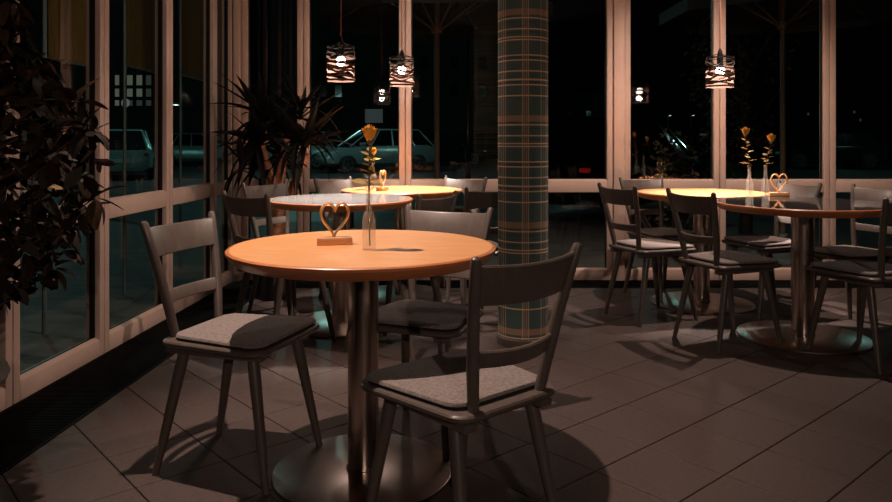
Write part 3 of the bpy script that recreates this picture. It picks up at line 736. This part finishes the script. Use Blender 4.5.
# ------------------------------------------------------------------ parasols on the terrace
def parasol(x, y, hub, label):
    p = empty('parasol', (x, y, GZ)); tag(p, label, 'parasol', 'wooden parasols on the terrace')
    MB().tube([(0, 0, .08), (0, 0, hub+.75)], .027, 12).build('pole', 'pwood', p, True)
    MB().lathe([(0, 0), (.30, 0), (.30, .05), (.06, .09), (.05, .25), (.034, .26), (0, .26)], 32).build('base', 'steelgrey', p, True)
    MB().lathe([(.03, hub-.05), (.055, hub-.04), (.055, hub+.03), (.03, hub+.04)], 16).build('runner', 'pwood', p, True)
    rim, peak, hs = hub+.16, hub+.72, 1.15
    n = 8; cv = []
    for i in range(n):
        a = 2*math.pi*(i+.5)/n; d = Vector((math.cos(a), math.sin(a), 0))
        MB().tube([d*.05+Vector((0, 0, peak-.06)), d*hs+Vector((0, 0, rim+.0))], .012, 6).build('rib', 'pwood', p, True)
        MB().tube([d*.05+Vector((0, 0, hub)), d*hs*.55+Vector((0, 0, rim+(peak-rim)*.42-.02))], .010, 6).build('strut', 'pwood', p, True)
        cv.append((hs*1.02*d.x, hs*1.02*d.y, rim+.018))
    m = MB(); top = (0, 0, peak)
    m.add([top]+cv+[(x_, y_, z_-.12) for x_, y_, z_ in cv]+[(0, 0, peak+.006)]+[(x_, y_, z_+.006) for x_, y_, z_ in cv],
          [(0, 1+i, 1+(i+1) % n) for i in range(n)]+[(1+i, 1+n+i, 1+n+(i+1) % n, 1+(i+1) % n) for i in range(n)]+[(2*n+1, 2*n+2+(i+1) % n, 2*n+2+i) for i in range(n)])
    m.build('canopy', 'canvas', p)
parasol(-.09, 7.3, 2.27, 'open parasol outside left of the plaid column')
parasol(3.30, 7.2, 2.30, 'open parasol outside behind the two roses of the dark glossy table')

# ------------------------------------------------------------------ lamps, posts and signs outside
def street_lamp(x, y, h, label, watts, col=(.45, 1, .92)):
    s = empty('street_lamp', (x, y, GZ)); tag(s, label, 'street lamp', 'street lamps outside')
    MB().tube([(0, 0, 0), (0, 0, h-.3), (0, -.15, h), (0, -.7, h+.08)], [.07, .045, .04, .035], 10).build('pole', 'steelgrey', s, True)
    hd_ = MB().box(-.13, .13, -1.15, -.65, h+.02, h+.14, ch=.03).build('head', 'steelgrey', s, True)
    MB().box(-.10, .10, -1.1, -.7, h+.005, h+.03).build('lens', 'lamphead', s)
    if watts: point(s, 'street_light', (0, -.9, h-.12), watts, .15, col)
street_lamp(-4.62, 24.5, 5.6, 'tall street lamp over the silver cars', 230)
street_lamp(-11.4, 18.0, 5.6, 'tall street lamp over the teal saloon at left', 230)
street_lamp(4.98, 21.0, 5.6, 'tall street lamp behind the thick window post', 70)
street_lamp(18, 26, 5.6, 'tall street lamp far outside at right', 90)
street_lamp(-5.6, 11.5, 5.2, 'street lamp near the left windows', 3)
for i, (px, py, Y) in enumerate(((668, 116, 95), (691, 116, 100), (708, 101, 88), (373, 118, 60), (182, 106, 40), (806, 108, 90))):
    zz = EYE+(HZ-py)*Y/F-GZ
    street_lamp((px-446)/F*Y, Y, zz, ['far street lamp left among the town lights', 'far street lamp in the middle of the town lights', 'far tall street lamp beside the window post behind the right pendant',
        'far street lamp just above the rose on the front table', 'far street lamp through the third left window', 'far street lamp through the right window'][i], 0)
sp = empty('round_sign', ((126-446)/F*32, 32, GZ)); tag(sp, 'round pale sign on a post outside the second left window', 'sign')
MB().tube([(0, 0, 0), (0, 0, 3.0)], .035, 8).build('post', 'steelgrey', sp, True)
MB().lathe([(0, -.01), (.18, -.01), (.19, 0), (.18, .01), (0, .01)], 28, Matrix.Translation((0, -.05, EYE+37*32/F-GZ)) @ Matrix.Rotation(R(90), 4, 'X')).build('disc', emit('sign_lamplight_glow', (.5, .5, .5), .16), sp, True)  # faint emission stands in for street lamp light on the disc
lp = empty('bollard_post', ((468-446)/F*13, 13, GZ)); tag(lp, 'slim dark post outside left of the plaid column', 'post')
MB().tube([(0, 0, 0), (0, 0, 3.1)], [.05, .04], 10).build('shaft', 'darkcar', lp, True)
MB().lathe([(0, 3.1), (.06, 3.1), (.06, 3.14), (0, 3.16)], 12).build('cap', 'darkcar', lp, True)

# ------------------------------------------------------------------ buildings
def building(x0, x1, y0, y1, h, wins, label, roofh=2.0, paint='render'):
    b = empty('building', ((x0+x1)/2, y0, GZ)); tag(b, label, 'building')
    cx = (x0+x1)/2
    MB().box(x0-cx, x1-cx, 0, y1-y0, 0, h).build('walls', paint, b)
    a = [(x0-cx-.4, -.4, h), (x1-cx+.4, -.4, h), (x1-cx+.4, y1-y0+.4, h), (x0-cx-.4, y1-y0+.4, h)]
    m = MB(); ym = (y1-y0)/2
    m.add(a+[(x0-cx-.4, ym, h+roofh), (x1-cx+.4, ym, h+roofh)], [(0, 1, 5, 4), (2, 3, 4, 5), (0, 4, 3), (1, 2, 5), (0, 3, 2, 1)]); m.build('roof', 'roof', b)
    for wx0, wx1, wz0, wz1, m_ in wins:
        f = MB(); wx0 -= cx; wx1 -= cx; t = .07
        for q in ((wx0, wx1, wz0, wz0+t), (wx0, wx1, wz1-t, wz1), (wx0, wx0+t, wz0+t, wz1-t), (wx1-t, wx1, wz0+t, wz1-t)): f.box(q[0], q[1], -.08, .0, q[2], q[3])
        fo = f.build('window', 'roof', b); MB().box(wx0+t, wx1-t, -.03, -.005, wz0+t, wz1-t).build('pane', m_, fo)
    return b
def wpx(x0, x1, y0, y1, Y): return ((x0-446)/F*Y, (x1-446)/F*Y, EYE+(HZ-y1)*Y/F-GZ, EYE+(HZ-y0)*Y/F-GZ)
Y = 42
wl = []
for ry0, ry1 in ((74, 86.5), (87.5, 98), (99, 107)):
    for q0, q1, m_ in ((114, 121, 'litwin'), (126, 134.5, 'litwin'), (135.5, 144, 'litwin'), (145, 153, 'dimwin')):
        wl.append((*wpx(q0, q1, ry0, ry1, Y), m_ if ry0 < 99 else ('litwin' if q0 == 114 else 'dimwin')))
for ry0, ry1 in ((40, 52), (58, 70)):
    for q0 in (60, 100, 184): wl.append((*wpx(q0, q0+9, ry0, ry1, Y), 'darkwin'))
building(-30, -13.5, Y, 52, 9.5, wl, 'building with pale lit windows seen through the second left window')
Y = 48
wl = [(*wpx(364, 384, 108, 124, Y), 'shop')]
for q0 in (318, 334, 420, 450, 478): 
    wl.append((*wpx(q0, q0+9, 84, 98, Y), 'darkwin'))
    wl.append((*wpx(q0, q0+9, 56, 70, Y), 'darkwin'))
building(-11.5, 5.5, Y, 58, 10.5, wl, 'dark building behind the silver cars with one dim shop window')
Y = 104
wl = [(*wpx(660, 665, 130, 136, Y), 'bluesign'), (*wpx(637, 641, 132, 135, Y), 'dimwin'), (*wpx(648, 652, 133, 136, Y), 'litwin'), (*wpx(676, 681, 131, 135, Y), 'dimwin'), (*wpx(699, 707, 133, 136, Y), 'dimwin')]
building(25.5, 40, Y, 114, 2.9, wl, 'long low building with a small blue lit sign in the distance', 1.6)
Y = 60
wl = [(*wpx(566, 572, 110, 118, Y), 'darkwin'), (*wpx(585, 592, 110, 118, Y), 'darkwin'), (*wpx(553, 559, 131, 133, Y), 'litwin')]
building(7.5, 14, Y, 70, 5.0, wl, 'dark house outside between the plaid column and the thick post', 2.5)
wl = [(*wpx(q0, q0+4, r0, r0+4, 70), m_) for q0, r0, m_ in ((852, 110, 'dimwin'), (858, 118, 'dimwin'), (866, 104, 'darkwin'), (843, 120, 'darkwin'), (806, 112, 'dimwin'))]
building(33, 46, 70, 80, 4.5, wl, 'dark house far outside the rightmost window', 2.5)

# ------------------------------------------------------------------ trees and hedges outside
def crown(name, parent, m, ell, n, size, seed):
    rnd = random.Random(seed); mb = MB()
    for _ in range(n):
        cx, cy, cz, rx, ry, rz = rnd.choice(ell)
        while True:
            v = Vector((rnd.uniform(-1, 1), rnd.uniform(-1, 1), rnd.uniform(-1, 1)))
            if .45 < v.length < 1: break
        p = Vector((cx+v.x*rx, cy+v.y*ry, cz+v.z*rz)); d = Vector((rnd.uniform(-1, 1), rnd.uniform(-1, 1), rnd.uniform(-1, .4))).normalized()
        s = d.orthogonal().normalized()*size*.32; L = d*size*rnd.uniform(.7, 1.3); up = d.cross(s).normalized()*size*.08
        mb.add([p, p+L*.5+s+up, p+L, p+L*.5-s+up], [(0, 1, 2, 3)])
    o = mb.build(name, m, parent); o['kind'] = 'stuff'
def tree(x, y, ell, n, size, label, seed, m='tleaf', h=1.6):
    t = empty('tree', (x, y, GZ)); tag(t, label, 'tree')
    MB().tube([(0, 0, 0), (.03, 0, h*.5), (0, .03, h), (.05, 0, h+.7)], [.09, .07, .055, .02], 8).build('trunk', 'twig', t, True)
    bb = MB()
    for k_ in range(6): a = k_*1.05; bb.tube([(0, 0, h-.3+.12*k_), (.5*math.cos(a), .4*math.sin(a), h+.25+.15*k_)], [.03, .01], 5)
    bb.build('branches', 'twig', t); crown('foliage', t, m, ell, n, size, seed)
tree(3.75, 9.2, [(0, 0, 2.6, .75, .6, .9), (-.35, 0, 2.0, .4, .4, .6), (-.1, 0, 1.3, .45, .4, .6), (.2, 0, 3.3, .8, .6, .6)], 1500, .085, 'brown leaved tree outside behind the two roses at right', 5)
def shrub(x, y, ell, n, size, label, seed, m='hedge'):
    t = empty('shrub', (x, y, GZ)); tag(t, label, 'shrub')
    bb = MB()
    for k_ in range(7): a = k_*.9; bb.tube([(.1*math.cos(a), .1*math.sin(a), 0), (.5*math.cos(a), .3*math.sin(a), ell[0][2])], [.03, .012], 5)
    bb.build('stems', 'twig', t); crown('foliage', t, m, ell, n, size, seed)
shrub(-10.5, 38.5, [(0, 0, 1.0, 2.2, .8, .9), (-1.2, 0, 1.8, 1.0, .6, .8)], 700, .3, 'green shrub far outside the third left window', 6)
shrub(6.9, 8.1, [(0, 0, .9, .7, .6, .8), (0, 0, 1.5, .5, .5, .5)], 600, .09, 'dark shrub outside the rightmost window', 8)
shrub(2.3, 7.4, [(0, 0, .6, .28, .25, .45), (0, 0, 1.0, .22, .2, .3)], 380, .06, 'small brown shrub outside just right of the thick post', 9, 'tleaf')
